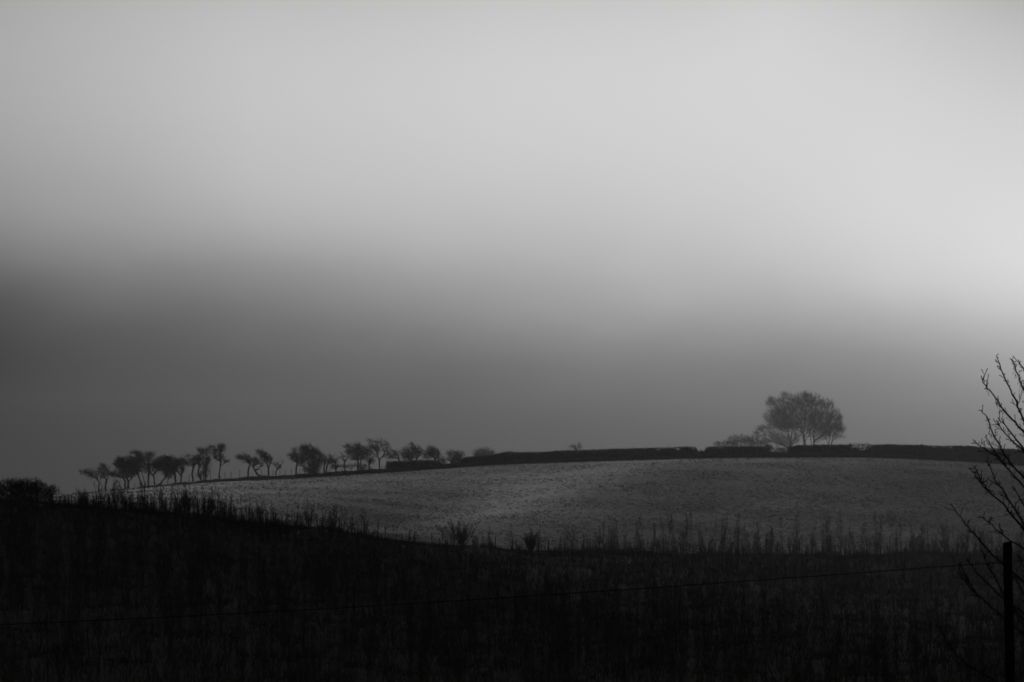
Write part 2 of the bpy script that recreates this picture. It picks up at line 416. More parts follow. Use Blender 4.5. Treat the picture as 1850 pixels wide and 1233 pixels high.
TREES = [
 (S2, sc2, [[(325,722),(298,650),(300,560),(268,490),(225,460)]], [(175,455,85,32),(245,485,60,40)],
  'leftmost windswept tree of the brow, thin trunk with long wisps streaming left', dict(dens=11)),
 (S2, sc2, [[(380,718),(372,640),(378,570),(400,510),(410,450)],[(340,712),(352,650),(315,560)]], [(368,430,62,55),(355,390,25,22),(345,490,40,40),(470,478,60,12)],
  'small forked hawthorn with upright tuft, second tree from the left end of the brow', dict(dens=15)),
 (S2, sc2, [[(595,672),(588,590),(592,550),(560,500)]], [(525,480,75,38),(560,380,70,60),(450,475,40,16)],
  'slender straight-trunked hawthorn under the left edge of the broad dark crown', {}),
 (S2, sc2, [[(638,668),(625,600),(628,560),(670,520),(700,470)],[(628,560),(600,500)]], [(610,370,105,75),(540,350,55,45),(640,470,90,40)],
  'hawthorn with clean trunk carrying the broad dark dome crown, fourth tree from the left', dict(dens=22)),
 (S2, sc2, [[(790,628),(765,565),(748,510),(720,440)],[(830,622),(805,560),(790,500),(770,430)]], [(735,350,80,95),(715,245,55,20),(770,300,45,50),(700,430,60,50)],
  'twin-stemmed leaning hawthorn with the highest flat wisp of the left clump', dict(dens=20)),
 (S2, sc2, [[(848,615),(850,520),(855,440),(850,330)]], [(850,310,48,70),(880,270,45,30),(840,420,40,60)],
  'upright brushy hawthorn whose narrow crown rises between two dark domes', dict(dens=16)),
 (S2, sc2, [[(922,597),(915,530),(905,490),(875,465)],[(905,490),(945,440),(990,425)]], [(900,400,60,55),(980,430,50,18)],
  'thin Y-shaped hawthorn standing alone below the gap between two domes', dict(dens=13)),
 (S2, sc2, [[(955,602),(1000,575),(1030,520),(1060,450)],[(1065,590),(1075,530),(1110,500),(1080,440)]], [(1030,365,110,75),(960,380,55,45),(1090,450,65,70),(1070,310,60,30)],
  'broad domed hawthorn with bushy base, darkest crown of the left clump', dict(dens=26)),
 (S2, sc2, [[(1155,572),(1150,500),(1140,430)]], [(1135,400,50,60)],
  'short straight hawthorn stem half hidden right of the darkest dome', dict(dens=14)),
 (S2, sc2, [[(1213,572),(1215,500),(1170,435),(1160,380)],[(1215,500),(1242,440),(1215,390)]], [(1190,345,78,45),(1230,410,25,60),(1160,400,40,50),(1255,350,35,30)],
  'hawthorn with curling ivy-like loops under its low rounded crown', dict(dens=19)),
 (S2, sc2, [[(1345,548),(1335,480),(1350,410),(1380,350)]], [(1340,345,70,42),(1290,275,30,20),(1395,310,45,55)],
  'slim hawthorn with a feather of twigs at upper left, before the tall pair', dict(dens=15)),
 (S2, sc2, [[(1430,530),(1405,470),(1412,390),(1430,300),(1440,220)],[(1440,525),(1425,480)]], [(1435,320,45,75),(1440,215,32,28),(1430,490,25,35)],
  'ragged narrow hawthorn with a tangle at its foot, left of the tall pair', dict(dens=15)),
 (S2, sc2, [[(1487,530),(1490,440),(1500,330),(1495,230)],[(1465,525),(1470,430),(1480,340)]], [(1490,430,35,90),(1495,230,55,35),(1520,330,30,60),(1530,430,20,30)],
  'ivy-clad pillar-like trunk with small ragged head left of the tallest left tree', dict(dens=17)),
 (S2, sc2, [[(1648,530),(1635,480),(1650,400),(1655,300),(1645,220)],[(1622,528),(1635,450),(1650,390)],[(1650,390),(1700,350),(1750,330)],[(1655,330),(1600,300),(1565,270)]],
  [(1640,205,75,48),(1560,190,38,25),(1725,338,36,26),(1600,270,45,30),(1680,170,40,25),(1660,290,45,40)],
  'tall hawthorn with high umbrella crown, right end of the left clump', dict(dens=16)),
 (S3, sc2, [[(297,505),(295,450),(302,400),(318,370),(300,330)]], [(250,290,62,28),(210,285,25,15),(300,320,45,35)],
  'wind-bent hawthorn with flat crown streaming left over the fence posts', dict(dens=22)),
 (S3, sc2, [[(455,506),(410,485),(385,455),(365,420),(350,385)],[(385,440),(420,415),(450,370)]], [(365,345,55,42),(400,330,30,30),(450,370,30,25)],
  'hawthorn on a crooked trunk lying over to the left, right of the flat crown', dict(dens=17)),
 (S3, sc2, [[(527,496),(522,430),(520,400),(500,330)],[(520,400),(545,360)]], [(505,300,55,50),(440,235,45,24),(540,320,28,40),(475,265,40,30)],
  'comet-shaped hawthorn sweeping up to the left on a stout straight trunk', dict(dens=19)),
 (S3, sc2, [[(600,506),(605,450),(620,420),(660,390)]], [(615,370,45,28),(655,395,28,20),(688,335,18,18)],
  'small sparse thorn tree leaning right beside the comet-shaped hawthorn', dict(dens=8)),
 (S3, sc2, [[(822,498),(830,420),(842,370),(830,320)]], [(830,280,60,60),(775,270,30,14),(820,220,25,22)],
  'hawthorn with a bare curved trunk at the left of the big bushy clump', dict(dens=18)),
 (S3, sc2, [[(985,520),(985,430),(975,360),(955,280)],[(1030,520),(1030,440),(1045,350)],[(940,515),(935,460),(900,380)]],
  [(970,250,85,95),(1050,330,80,110),(930,190,50,32),(910,330,50,60),(1010,430,90,60),(1060,230,35,35)],
  'largest bushy hawthorn clump in the middle of the tree line', dict(dens=20)),
 (S3, sc2, [[(1147,460),(1145,400),(1150,340)]], [(1135,300,34,50),(1150,350,25,30)],
  'thin upright thorn just right of the largest bushy clump', dict(dens=13)),
 (S3, sc2, [[(1168,460),(1172,400),(1190,360)]], [(1215,320,50,35),(1190,350,25,22),(1235,280,30,12)],
  'small flat-topped thorn left of the round one above the broken hedge', dict(dens=15)),
 (S3, sc2, [[(1275,462),(1272,400),(1265,345)]], [(1255,330,50,35),(1270,390,50,25)],
  'small round thorn standing above the left end of the broken hedge', dict(dens=16)),
 (S3, sc2, [[(1372,458),(1372,400),(1372,335),(1360,305)],[(1372,335),(1410,290),(1450,262)]], [(1355,300,40,14),(1410,285,35,12),(1350,265,20,10)],
  'little T-shaped thorn with flat sideways twigs above the broken hedge', dict(dens=13)),
 (S3, sc2, [[(1515,452),(1520,380),(1518,310),(1500,250)],[(1555,448),(1550,370),(1560,300)]], [(1490,215,85,55),(1410,170,38,20),(1570,240,60,70),(1520,290,70,40),(1430,235,40,25),(1520,160,40,20)],
  'spreading brush-topped hawthorn rising over the broken hedge', dict(dens=18)),
 (S3, sc2, [[(1658,430),(1642,380),(1640,340),(1650,300)]], [(1650,300,48,50),(1680,330,30,30)],
  'low dark hawthorn tucked beneath the open-crowned tree', dict(dens=14)),
 (S4, sc4, [[(496,400),(492,330),(488,280),(465,220),(430,170)],[(490,300),(530,260),(545,200),(520,140)],[(488,280),(440,250),(400,220)],[(535,250),(580,230),(610,200)]],
  [(400,105,45,22),(420,170,70,40),(500,120,50,35),(560,150,45,45),(600,200,35,40),(380,220,50,35),(470,200,50,45),(590,250,40,35)],
  'open-crowned airy hawthorn on a single clean trunk, tallest left of the clipped hedge', dict(dens=9)),
 (S4, sc4, [[(700,345),(698,300),(690,260)]], [(675,240,48,36),(640,265,35,25)],
  'thorn with small round crown behind the left end of the first clipped hedge', dict(dens=14)),
 (S4, sc4, [[(830,345),(835,280),(840,220)],[(870,345),(880,270)]], [(835,225,95,65),(780,260,60,45),(900,220,50,50),(845,150,35,25)],
  'wide brushy thorn spreading above the first clipped hedge', dict(dens=15)),
 (S4, sc4, [[(1080,345),(1075,290),(1050,230)],[(1075,290),(1110,250)]], [(1050,215,80,45),(1100,240,40,45),(1010,255,50,40),(1150,310,45,35),(1185,325,18,18)],
  'blunt dark thorn at the right end of the first clipped hedge', dict(dens=17)),
 (S4, sc4, [[(1250,350),(1255,300),(1280,260)]], [(1290,255,70,45),(1240,225,32,20),(1300,310,60,35),(1350,250,40,30),(1240,300,25,30)],
  'low round thorn left of the long clipped hedge', dict(dens=15)),
]
for i, (S, sc, tr, bl, lab, kw) in enumerate(TREES):
    Yt = YT + (0.4 if i % 2 else 0.0)
    photo_tree(S, sc, Yt, tr, bl, lab, seed=20 + i, r_trunk=0.13 if kw.get('dens', 17) < 14 else 0.16, **kw)
# behind the hedge, fainter
gzf = lambda px, Y: gz((px - 925) / F * Y, Y) - 0.1
photo_tree(S4, sc4, 470, [[(1590,330),(1590,260),(1580,220)]], [(1590,225,95,45),(1530,240,50,25),(1660,240,50,28)],
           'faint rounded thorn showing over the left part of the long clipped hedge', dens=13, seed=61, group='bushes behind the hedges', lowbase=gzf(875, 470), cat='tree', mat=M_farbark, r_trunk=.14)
photo_tree(S4, sc4, 470, [[(1830,300),(1830,250)]], [(1830,235,60,16),(1875,240,40,12)],
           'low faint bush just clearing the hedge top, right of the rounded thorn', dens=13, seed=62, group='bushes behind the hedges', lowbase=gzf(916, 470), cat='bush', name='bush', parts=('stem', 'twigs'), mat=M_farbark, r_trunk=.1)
photo_tree(lambda x, y: (900 + x / 4.625, 780 + y / 4.625), 1 / 4.625, 440, [[(655,230),(655,160),(650,140)],[(685,230),(685,140),(682,115)]], [(640,138,32,16),(682,128,12,22)],
           'sprig of bare twigs sticking up over the middle of the long clipped hedge', dens=15, seed=63, wind=-.2, group='bushes behind the hedges', cat='bush', name='bush', parts=('stem', 'twigs'), mat=M_bark, r_trunk=.06)
YB = 600
photo_tree(S6, sc4, YB, [[(520,800),(520,720),(515,640)],[(420,800),(430,700),(420,640)],[(640,800),(640,700),(650,640)]],
           [(500,625,130,55),(400,650,90,35),(650,640,120,50),(290,655,60,22),(760,690,60,60)],
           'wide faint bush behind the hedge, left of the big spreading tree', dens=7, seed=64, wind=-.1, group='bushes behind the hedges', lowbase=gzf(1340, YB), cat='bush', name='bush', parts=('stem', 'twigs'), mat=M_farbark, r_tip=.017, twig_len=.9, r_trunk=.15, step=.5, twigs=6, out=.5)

# ------------------------------------------------------------------ the big tree and its neighbours, beyond the brow
YBT = 700
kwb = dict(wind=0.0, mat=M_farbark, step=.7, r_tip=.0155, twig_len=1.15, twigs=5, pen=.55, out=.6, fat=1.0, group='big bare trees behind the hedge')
photo_tree(S6, sc4, YBT, [
    [(1190,740),(1180,665),(1165,580),(1165,500),(1175,420),(1200,330),(1185,230)],
    [(1165,580),(1140,490),(1070,410),(1000,330),(900,280)], [(1165,500),(1110,360),(1060,270),(1010,200)],
    [(1250,740),(1250,660),(1235,570),(1250,470),(1285,350),(1290,250)], [(1235,570),(1215,430),(1120,260),(1110,180)],
    [(1300,740),(1300,655),(1320,590),(1375,520),(1420,430),(1440,330)], [(1375,520),(1350,400),(1360,270)],
    [(1265,740),(1275,640),(1260,540),(1310,430)]],
    [(1100,230,190,95),(880,235,100,60),(1250,230,140,100),(1400,270,90,85),(1480,380,85,90),(1350,400,150,110),(1050,330,170,80),(900,320,110,50),
     (880,385,130,90),(1000,455,120,80),(1330,520,150,100),(1190,450,110,90),(1250,360,130,90),(1190,150,70,35),(1520,460,50,60),(830,200,45,40),(980,150,60,25),(1450,480,90,60),(1540,400,30,60),(1560,500,35,40)],
    'biggest bare tree on the hill, many-stemmed with a wide rounded crown', dens=6.0, seed=81, lowbase=gzf(1455, YBT), name='bare_tree', r_trunk=.42, **kwb)
photo_tree(S6, sc4, YBT - 15, [
    [(1030,745),(1032,660),(1020,590),(1005,500),(1000,440),(950,380)], [(1020,600),(950,570),(880,540),(800,510)], [(1010,520),(930,470),(860,440)],
    [(1028,640),(1080,590),(1140,560)], [(1028,650),(930,610),(850,610)]],
    [(900,470,120,60),(780,500,90,35),(720,500,55,30),(680,535,40,12),(870,570,130,45),(1000,480,110,60),(930,400,90,50),(1080,560,70,40),(820,620,80,30),(700,560,80,35),(960,620,160,50),(1060,430,110,90),(950,660,100,40),(1080,620,60,30)],
    'leaning bare tree with low drooping boughs against the left flank of the biggest one', dens=4.5, seed=82, lowbase=gzf(1425, YBT - 15), name='bare_tree', r_trunk=.3, **kwb)
photo_tree(S6, sc4, YBT - 8, [
    [(1432,745),(1430,655),(1400,600),(1375,560)], [(1432,655),(1440,580),(1430,500)], [(1455,745),(1455,655),(1490,600),(1530,560)], [(1490,600),(1550,588),(1600,582)], [(1450,655),(1470,560),(1500,500)]],
    [(1400,540,55,45),(1460,500,70,50),(1530,520,50,50),(1560,580,50,14),(1480,570,50,40)],
    'small fan-shaped bare tree at the right foot of the biggest one', dens=5, seed=83, lowbase=gzf(1500, YBT - 8), name='bare_tree', r_trunk=.16, **kwb)

# ------------------------------------------------------------------ hedges
def hedge(name, tops, label, Y=433.2, depth=1.5, fuzz=1.0, seed=5, holes=None, group='clipped hedges along the brow', legs=0):
    """tops: (px, top row) list; a clipped hedge: dense twig mass with ragged skin"""
    rg = np.random.default_rng(seed); pxs = np.arange(tops[0][0], tops[-1][0] + .01, 1.5); n_ = len(pxs)
    root = empty(name, tuple(at_col(pxs[0], YC) + np.array((0, Y - YC, 0)))); tag(root, label, 'hedge', group)
    top = np.array([P(a, interp(a, tops), Y)[2] for a in pxs]); xx = (pxs - 925) / F * Y
    base = np.minimum(np.array([bank_z(a, Y) - .45 for a in pxs]), top - .35)
    wv = np.convolve(rg.normal(0, .11, n_ + 10), np.ones(11) / 3.6, mode='valid')
    V = []; ring = [(-.5, 0), (-.52, .35), (-.5, .7), (-.46, .93), (-.2, 1.0), (.2, 1.0), (.46, .93), (.5, .6), (.5, 0)]
    for i in range(n_):
        t_ = top[i] - 0.13 + wv[i] + rg.normal(0, .04)
        for dy, k in ring:
            V.append((xx[i] + rg.normal(0, .03), Y + dy * depth * (0.9 if 0 < i < n_ - 1 else .5) + rg.normal(0, .06), base[i] + (t_ - base[i]) * k + (rg.normal(0, .04) if k > 0 else 0)))
    m = len(ring); ix = np.arange(n_ * m).reshape(n_, m)
    q = [tuple(r_) for r_ in np.stack([ix[:-1, :-1], ix[1:, :-1], ix[1:, 1:], ix[:-1, 1:]], -1).reshape(-1, 4)]
    q.append(tuple(ix[0])); q.append(tuple(ix[-1][::-1]))
    mesh_obj('clipped_body', V, q, M_hedge, root)
    length = xx[-1] - xx[0]; nt_ = int(length * 260 * fuzz)
    a = rg.uniform(0, n_ - 1, nt_); i0 = a.astype(int); X = np.interp(a, np.arange(n_), xx); tz = np.interp(a, np.arange(n_), top); bz = np.interp(a, np.arange(n_), base)
    face = rg.uniform(0, 1, nt_) < .55
    y0 = Y + np.where(face, -depth * .47, rg.uniform(-.5, .5, nt_) * depth); z0 = np.where(face, bz + (tz - bz) * rg.uniform(.3, .97, nt_), tz - .22)
    ln = rg.uniform(.10, .34, nt_) + (rg.uniform(0, 1, nt_) < .04) * .25; d = rg.normal(0, .45, (nt_, 3)); d[:, 1] += np.where(face, -.7, 0); d[:, 2] += np.where(face, .35, 1.0)
    d /= np.linalg.norm(d, axis=1, keepdims=True); p0 = np.stack([X, y0, z0], 1); p1 = p0 + d * ln[:, None]
    # ragged ends
    ne = 420
    for xe in (xx[0], xx[-1]):
        j = 0 if xe == xx[0] else -1
        pe = np.stack([np.full(ne, xe), Y + rg.uniform(-.4, .4, ne) * depth, rg.uniform(base[j], top[j] - .1, ne)], 1)
        de = rg.normal(0, .4, (ne, 3)); de[:, 0] += -1 if j == 0 else 1; de[:, 2] += .5; de /= np.linalg.norm(de, axis=1, keepdims=True)
        p0 = np.concatenate([p0, pe]); p1 = np.concatenate([p1, pe + de * rg.uniform(.1, .75, (ne, 1))])
    S_ = np.concatenate([p0, p1, np.full((len(p0), 1), .014), np.full((len(p0), 1), .006)], 1)
    V, Q = tubes(S_, 3); mesh_obj('twigs', V, Q, M_hedge, root)
    return root
hedge('hedge', [(704, 834), (715, 833), (760, 831), (792, 832), (800, 838), (808, 842), (835, 841)], 'first short clipped hedge, stepping down at its right end beside the tree line', seed=1)
hedge('hedge', [(834, 829), (842, 826), (880, 822), (905, 819), (915, 817), (960, 817), (990, 816.5), (1003, 814.5), (1050, 813), (1100, 811.5), (1150, 810),
                (1200, 809), (1230, 807.6), (1256, 808), (1259, 811), (1264, 819)], 'longest clipped hedge, running from the tree line to the narrow gap', seed=2)
hedge('hedge', [(1264, 820), (1271, 820.5)], 'low remnant of hedge filling the foot of the narrow gap', seed=3, fuzz=2)
hedge('hedge', [(1271, 816), (1275, 809), (1280, 807.5), (1290, 806.5), (1330, 806), (1370, 806.5), (1384, 808)], 'square clipped hedge block between the narrow gap and the wide gap', seed=4)
hedge('hedge', [(1384.5, 811), (1390, 816), (1410, 817), (1429, 813)], 'low hedge stub across the wide gap left of the biggest tree', seed=5)
hedge('hedge', [(1430, 807), (1440, 804.5), (1500, 803.5), (1534, 803)], 'clipped hedge directly beneath the biggest bare tree', seed=6)
hedge('hedge', [(1534.5, 810), (1541, 809), (1546, 807), (1553, 809.5), (1566, 808), (1570, 804), (1610, 803), (1653, 804)], 'clipped hedge right of the gappy stretch, notched at its far end', seed=7)
hedge('hedge', [(1653.5, 809), (1655, 809), (1656, 804.5), (1700, 805.5), (1750, 806), (1765, 808), (1800, 810), (1850, 812), (2000, 822), (2200, 838)],
      'clipped hedge at the right, running out of the picture behind the near branches', seed=8)
# the gappy, grown-out piece and the leggy old hedge under the trees
def leggy(S, sc, stems, blobs, label, seed, dens=26, group='grown-out hedge bushes'):
    return photo_tree(S, sc, YT - .4, stems, blobs, label, dens=dens, wind=-.15, seed=seed, name='hedge_bush', cat='bush', parts=('stem', 'twigs'), group=group, r_tip=.012, twig_len=.35, step=.25, r_trunk=.08)
leggy(S6, sc4, [[(1650,760),(1655,700),(1660,670)],[(1690,760),(1700,700),(1690,665)],[(1745,760),(1745,700),(1750,665)]], [(1665,672,28,16),(1700,660,35,12),(1745,668,22,22),(1740,720,14,35),(1655,715,10,35)],
      'leggy hedge bush with light showing through, right of the biggest tree', 91)
leggy(S6, sc4, [[(1780,760),(1778,700),(1785,665)],[(1835,760),(1838,700),(1830,665)]], [(1790,660,35,14),(1830,662,25,14),(1838,700,14,45),(1785,715,10,40)],
      'second leggy hedge bush, hard against the notched clipped hedge', 92)
leggy(S6, sc4, [[(800,760),(800,720)],[(860,760),(860,720)],[(960,760),(960,720)]], [(800,700,50,40),(900,715,60,25),(980,715,60,25)],
      'thin scrub filling the wide gap left of the biggest tree', 98, dens=32)
leggy(S3, sc2, [[(1275,460),(1278,420),(1300,385)],[(1370,458),(1370,420),(1380,390)]], [(1300,385,65,16),(1380,395,50,20),(1240,405,30,18)],
      'left half of the broken leggy hedge below the trees', 93)
leggy(S3, sc2, [[(1440,455),(1440,420),(1430,390)],[(1510,450),(1510,410),(1500,385)],[(1560,448),(1570,400)]], [(1450,385,60,20),(1530,380,55,24),(1590,390,40,28),(1570,420,40,22)],
      'right half of the broken leggy hedge below the trees', 94)
leggy(S4, sc4, [[(570,395),(572,370)]], [(575,368,38,26)], 'low round bush against the left end of the first clipped hedge', 95)
leggy(S3, sc2, [[(905,515),(910,480)],[(950,515),(950,480)]], [(900,495,70,22),(1020,490,90,26),(1110,480,60,18)], 'dark scrub around the foot of the largest bushy clump', 96)
leggy(S2, sc2, [[(480,705),(490,695)]], [(492,700,22,8)], 'tiny tuft of scrub on the brow between the left trees', 97)

# ------------------------------------------------------------------ fences
def post(parent, x, y, z0, z1, r, mat, seed=0, lean=0.0, square=False, k=7):
    rg = np.random.default_rng(seed); V = []; rows = 5
    for i in range(rows):
        t = i / (rows - 1); rr = r * (1.05 - .12 * t)
        for j in range(k):
            a = 2 * math.pi * j / k + .3; V.append((x + lean * t + math.cos(a) * rr * rg.uniform(.93, 1.05), y + math.sin(a) * rr, z0 + (z1 - z0) * t))
    V.append((x + lean, y, z1 + r * .25))
    Fc = [(i * k + j, i * k + (j + 1) % k, (i + 1) * k + (j + 1) % k, (i + 1) * k + j) for i in range(rows - 1) for j in range(k)]
    Fc += [((rows - 1) * k + j, (rows - 1) * k + (j + 1) % k, rows * k) for j in range(k)]
    return mesh_obj('post', V, Fc, mat, parent)
def wires(parent, tops, drops, r, mat, sag=.04):
    for d in drops:
        S_ = []
        for a, b in zip(tops[:-1], tops[1:]):
            a = np.array(a) - (0, 0.08, d); b = np.array(b) - (0, 0.08, d); prev = a
            for i in range(1, 5):
                t = i / 4; q = a + (b - a) * t - np.array((0, 0, sag * 4 * t * (1 - t))); S_.append(np.concatenate([prev, q, [r, r]])); prev = q
        V, Q = tubes(np.array(S_), 3); mesh_obj('wire', V, Q, mat, parent)
# fence on the brow behind the trees
RP = [(204, 881), (243.5, 872), (290, 867), (342, 858), (380.5, 855), (406.5, 853), (417.5, 852.5), (433, 849), (472.5, 848), (493.5, 849), (506, 848), (516, 849), (526.5, 847),
      (541, 848), (557, 847), (573, 847), (594.6, 847), (611.6, 847.5), (618, 847.5), (636, 846), (655, 845), (672, 843), (690, 841)]
Yr = 435.8; f0 = empty('wire_fence', (float(P(204, 900, Yr)[0]), Yr, bank_z(204, Yr))); tag(f0, 'thin post and wire fence on the skyline behind the windswept trees', 'fence')
tp = []
for i, (px, rw) in enumerate(RP):
    p = P(px, rw, Yr); post(f0, p[0], Yr, min(bank_z(px, Yr) - .5, p[2] - 1.0), p[2], .05 if i % 3 else .065, M_stake, seed=i, lean=random.uniform(-.05, .05), k=5); tp.append(p)
wires(f0, tp, (.1, .4, .7), .004, M_wire)
# fence at the foot of the pasture
FP = [(150, 897, 1), (174.7, 895.7, 1.3), (197.8, 897, 1.2), (237, 905, 1), (277, 911, 1), (317, 917, 1), (357, 922, 1), (397, 926, 1), (437, 927, 1.1), (498, 927, 1.1), (538, 928, 1.2), (573.5, 930, 1.2), (613.7, 935, 1.2), (658, 943.5, 1.6),
      (696, 951, 1.2), (740, 959.5, 1.2), (780, 963, 1.2), (820, 966, 1.1), (857, 968, 1), (894.5, 970, 1.2), (926, 973, 1.2), (957, 974, 1), (990.6, 975, 1.5), (1034, 979.5, 1.3), (1075, 980, 1), (1116, 980, 1),
      (1157, 980, 1), (1198, 980, 1), (1240, 980, 1), (1281, 980, 1), (1322, 979, 1), (1363, 979, 1), (1404, 978, 1), (1445, 978, 1), (1486, 977, 1), (1527, 976, 1.1), (1566, 973, 1), (1606.6, 969, 1.2),
      (1650, 974, 1), (1690, 977, 1), (1730, 978, 1), (1770, 978, 1), (1810, 979, 1), (1850, 980, 1)]
Y1 = 289.0; f1 = empty('wire_fence', tuple(at_col(150, Y1))); tag(f1, 'post and wire fence along the foot of the pale pasture, above the thicket', 'fence')
tp = []
for i, (px, rw, w) in enumerate(FP):
    p = P(px, rw, Y1); g0 = gz(p[0], Y1); post(f1, p[0], Y1, g0 - .4, p[2], .055 * w, M_stake, seed=50 + i, lean=random.uniform(-.06, .06)); tp.append(p - np.array((0, 0, .05)))
wires(f1, tp, (.05, .3, .55, .8), .006, M_wire, .02)

# near post with its single wire
Yp = 32.0; pt = P(1821, 979.5, Yp); pb = gz(pt[0], Yp)
f2 = empty('wire_fence', (float(pt[0]), Yp, pb)); tag(f2, 'near fence, one stout dark post at the right and a long wire sloping down leftwards', 'fence')
rgp = np.random.default_rng(2)
V = []; kk = 12; rows = 14
for i in range(rows):
    t = i / (rows - 1); z = pb - .3 + (pt[2] - pb + .3) * t
    for j in range(kk):
        a = 2 * math.pi * j / kk + math.pi / 4 + .2; c, s = math.cos(a), math.sin(a); rr = .052 / max(abs(c), abs(s)) ** .45 * (1.03 - .06 * t) * rgp.uniform(.975, 1.02)
        V.append((pt[0] + c * rr + .006 * math.sin(t * 5), Yp + s * rr, z + (.012 * c if i == rows - 1 else 0)))
Fc = [(i * kk + j, i * kk + (j + 1) % kk, (i + 1) * kk + (j + 1) % kk, (i + 1) * kk + j) for i in range(rows - 1) for j in range(kk)] + [tuple(range((rows - 1) * kk, rows * kk))]
mesh_obj('post', V, Fc, M_post, f2)
wl = [(-420, 1165), (0, 1129), (300, 1115.5), (600, 1099.5), (900, 1081), (1200, 1060.8), (1530, 1037), (1733, 1021.5), (1813, 1016)]
W = [P(a, b, Yp - .065) for a, b in wl] + [P(1829, 1015, Yp - .065), P(1900, 1010, Yp - .065), P(2100, 994, Yp - .065)]
Wd = []
for a, b in zip(W[:-1], W[1:]): Wd += [a + (b - a) * t for t in np.linspace(0, 1, 8)[:-1]]
Wd.append(W[-1])
S_ = [np.concatenate([a, b, [.005, .005]]) for a, b in zip(Wd[:-1], Wd[1:])]
S_ += [np.concatenate([a + np.array((0, .0, -.016)), a + np.array((.006, .004, .018)), [.0022, .001]]) for a in Wd[::2]]     # barbs
V, Q = tubes(np.array(S_), 4); mesh_obj('wire', V, Q, M_wire, f2)

# ------------------------------------------------------------------ near tree at the right edge
YN = 35.0
BR = [
 [(1800,644),(1808,666.5),(1822.5,698),(1833.5,720),(1842,742),(1850,761),(1868,800),(1893,850)],
 [(1772.6,679.4),(1780,695.7),(1793,711.5),(1808,734.6),(1820,749),(1834.7,762.6),(1850,779.6),(1880,825),(1905,870)],
 [(1772.6,741),(1783.6,754),(1789.7,773.6),(1800.6,795.5),(1814,820),(1829.8,841.7),(1850,863.6),(1885,900),(1915,935)],
 [(1760.5,795.5),(1771.4,807.6),(1788.4,817),(1808,832),(1822.5,849),(1850,880.6),(1890,925),(1918,960)],
 [(1801.8,761.4),(1811.6,778.4),(1825,793),(1850,817.4),(1880,850),(1905,885)],
 [(1803,755),(1820,773.6),(1834.7,793),(1850,812),(1878,840)],
 [(1780,789.4),(1789.7,805),(1805.5,826),(1818,843)],
 [(1827.4,649.5),(1833.5,660.4),(1838.3,676),(1845.6,693),(1850,705.4),(1870,760),(1890,820)],
 [(1840,651.4),(1850,670),(1872,720),(1885,780)],
 [(1759,841.7),(1770,863.6),(1783.6,885),(1810.5,908.7),(1830,933),(1850,957),(1880,990),(1915,1030)],
 [(1760.5,852.6),(1773,874),(1783,886)],
 [(1781,832),(1791,849),(1798,868.4),(1815,890),(1833.4,920),(1850,949),(1885,1000)],
 [(1718.8,911.5),(1736,934.4),(1753,957.4),(1773,980),(1793,1003),(1812,1020),(1850,1052),(1885,1080),(1920,1105)],
 [(1776,934.4),(1799,957.4),(1824.8,977.4),(1850,991.7),(1885,1015),(1915,1040)],
 [(1773,984),(1779,1009),(1796,1040),(1810.5,1069),(1840,1110),(1880,1150)],
 [(1746,1009),(1764.6,1034.7),(1793,1063.4),(1812,1080.6),(1850,1108),(1890,1140)],
 [(1731.7,1020.4),(1738.8,1046),(1759,1069),(1779,1086),(1810.5,1115),(1850,1147),(1890,1180),(1925,1210)],
 [(1733,1018),(1750,1052),(1767,1078)],
 [(1696,1132),(1710,1158),(1727,1183.7),(1756,1206.6),(1782,1221),(1805,1233),(1860,1262),(1925,1290)],
 [(1818,1010),(1835,1045),(1850,1075),(1880,1120),(1920,1170)],
 [(1815,1075),(1829,1098),(1850,1132),(1885,1175)],
 [(1812,1112),(1830.5,1132),(1850,1145),(1890,1170)],
 [(1832,880),(1842,900),(1858,925),(1890,960)], [(1838,1000),(1850,1025),(1875,1060)],
]
trunkline = [(1958, 1420), (1950, 1290), (1945, 1150), (1935, 1020), (1925, 900), (1915, 820), (1908, 740), (1900, 660), (1895, 600)]
rg = np.random.default_rng(9)
TL = [P(a, b, YN) for a, b in trunkline]; gb = gz(TL[0][0], YN)
if TL[0][2] > gb: TL.insert(0, np.array((TL[0][0] + .01, YN, gb - .1)))
else: TL[0][2] = gb - .1
thk = []; thn = []
for i, (a, b) in enumerate(zip(TL[:-1], TL[1:])):
    r0 = .075 * (1 - i / len(TL)) + .008; r1 = .075 * (1 - (i + 1) / len(TL)) + .008; thk.append(np.concatenate([a, b, [r0, r1]]))
def zig(a, b, r0, r1, out, n_=3, j=.006):
    prev = a
    for i in range(1, n_ + 1):
        t = i / n_; q = a + (b - a) * t + (rg.normal(0, j, 3) if i < n_ else 0); out.append(np.concatenate([prev, q, [r0 + (r1 - r0) * (i - 1) / n_, r0 + (r1 - r0) * t]])); prev = q
def spur(p, d, l, out):
    d = d / np.linalg.norm(d); side = np.cross(d, (0, 1, 0)) * rg.choice([-1, 1]); dd = d * rg.uniform(.3, 1) + side * rg.uniform(.5, 1) + np.array((0, rg.normal(0, .5), .25))
    dd /= np.linalg.norm(dd); m = p + dd * l * .5; e = m + (dd + rg.normal(0, .3, 3) + np.array((0, 0, .2))) * l * .5
    out.append(np.concatenate([p, m, [.0046, .004]])); out.append(np.concatenate([m, e, [.004, .0052]]))     # swollen buds at the tips
    if l > .07 and rg.uniform() < .6: out.append(np.concatenate([m, m + (dd + rg.normal(0, .6, 3)) * l * .35, [.003, .0045]]))
limbs = []
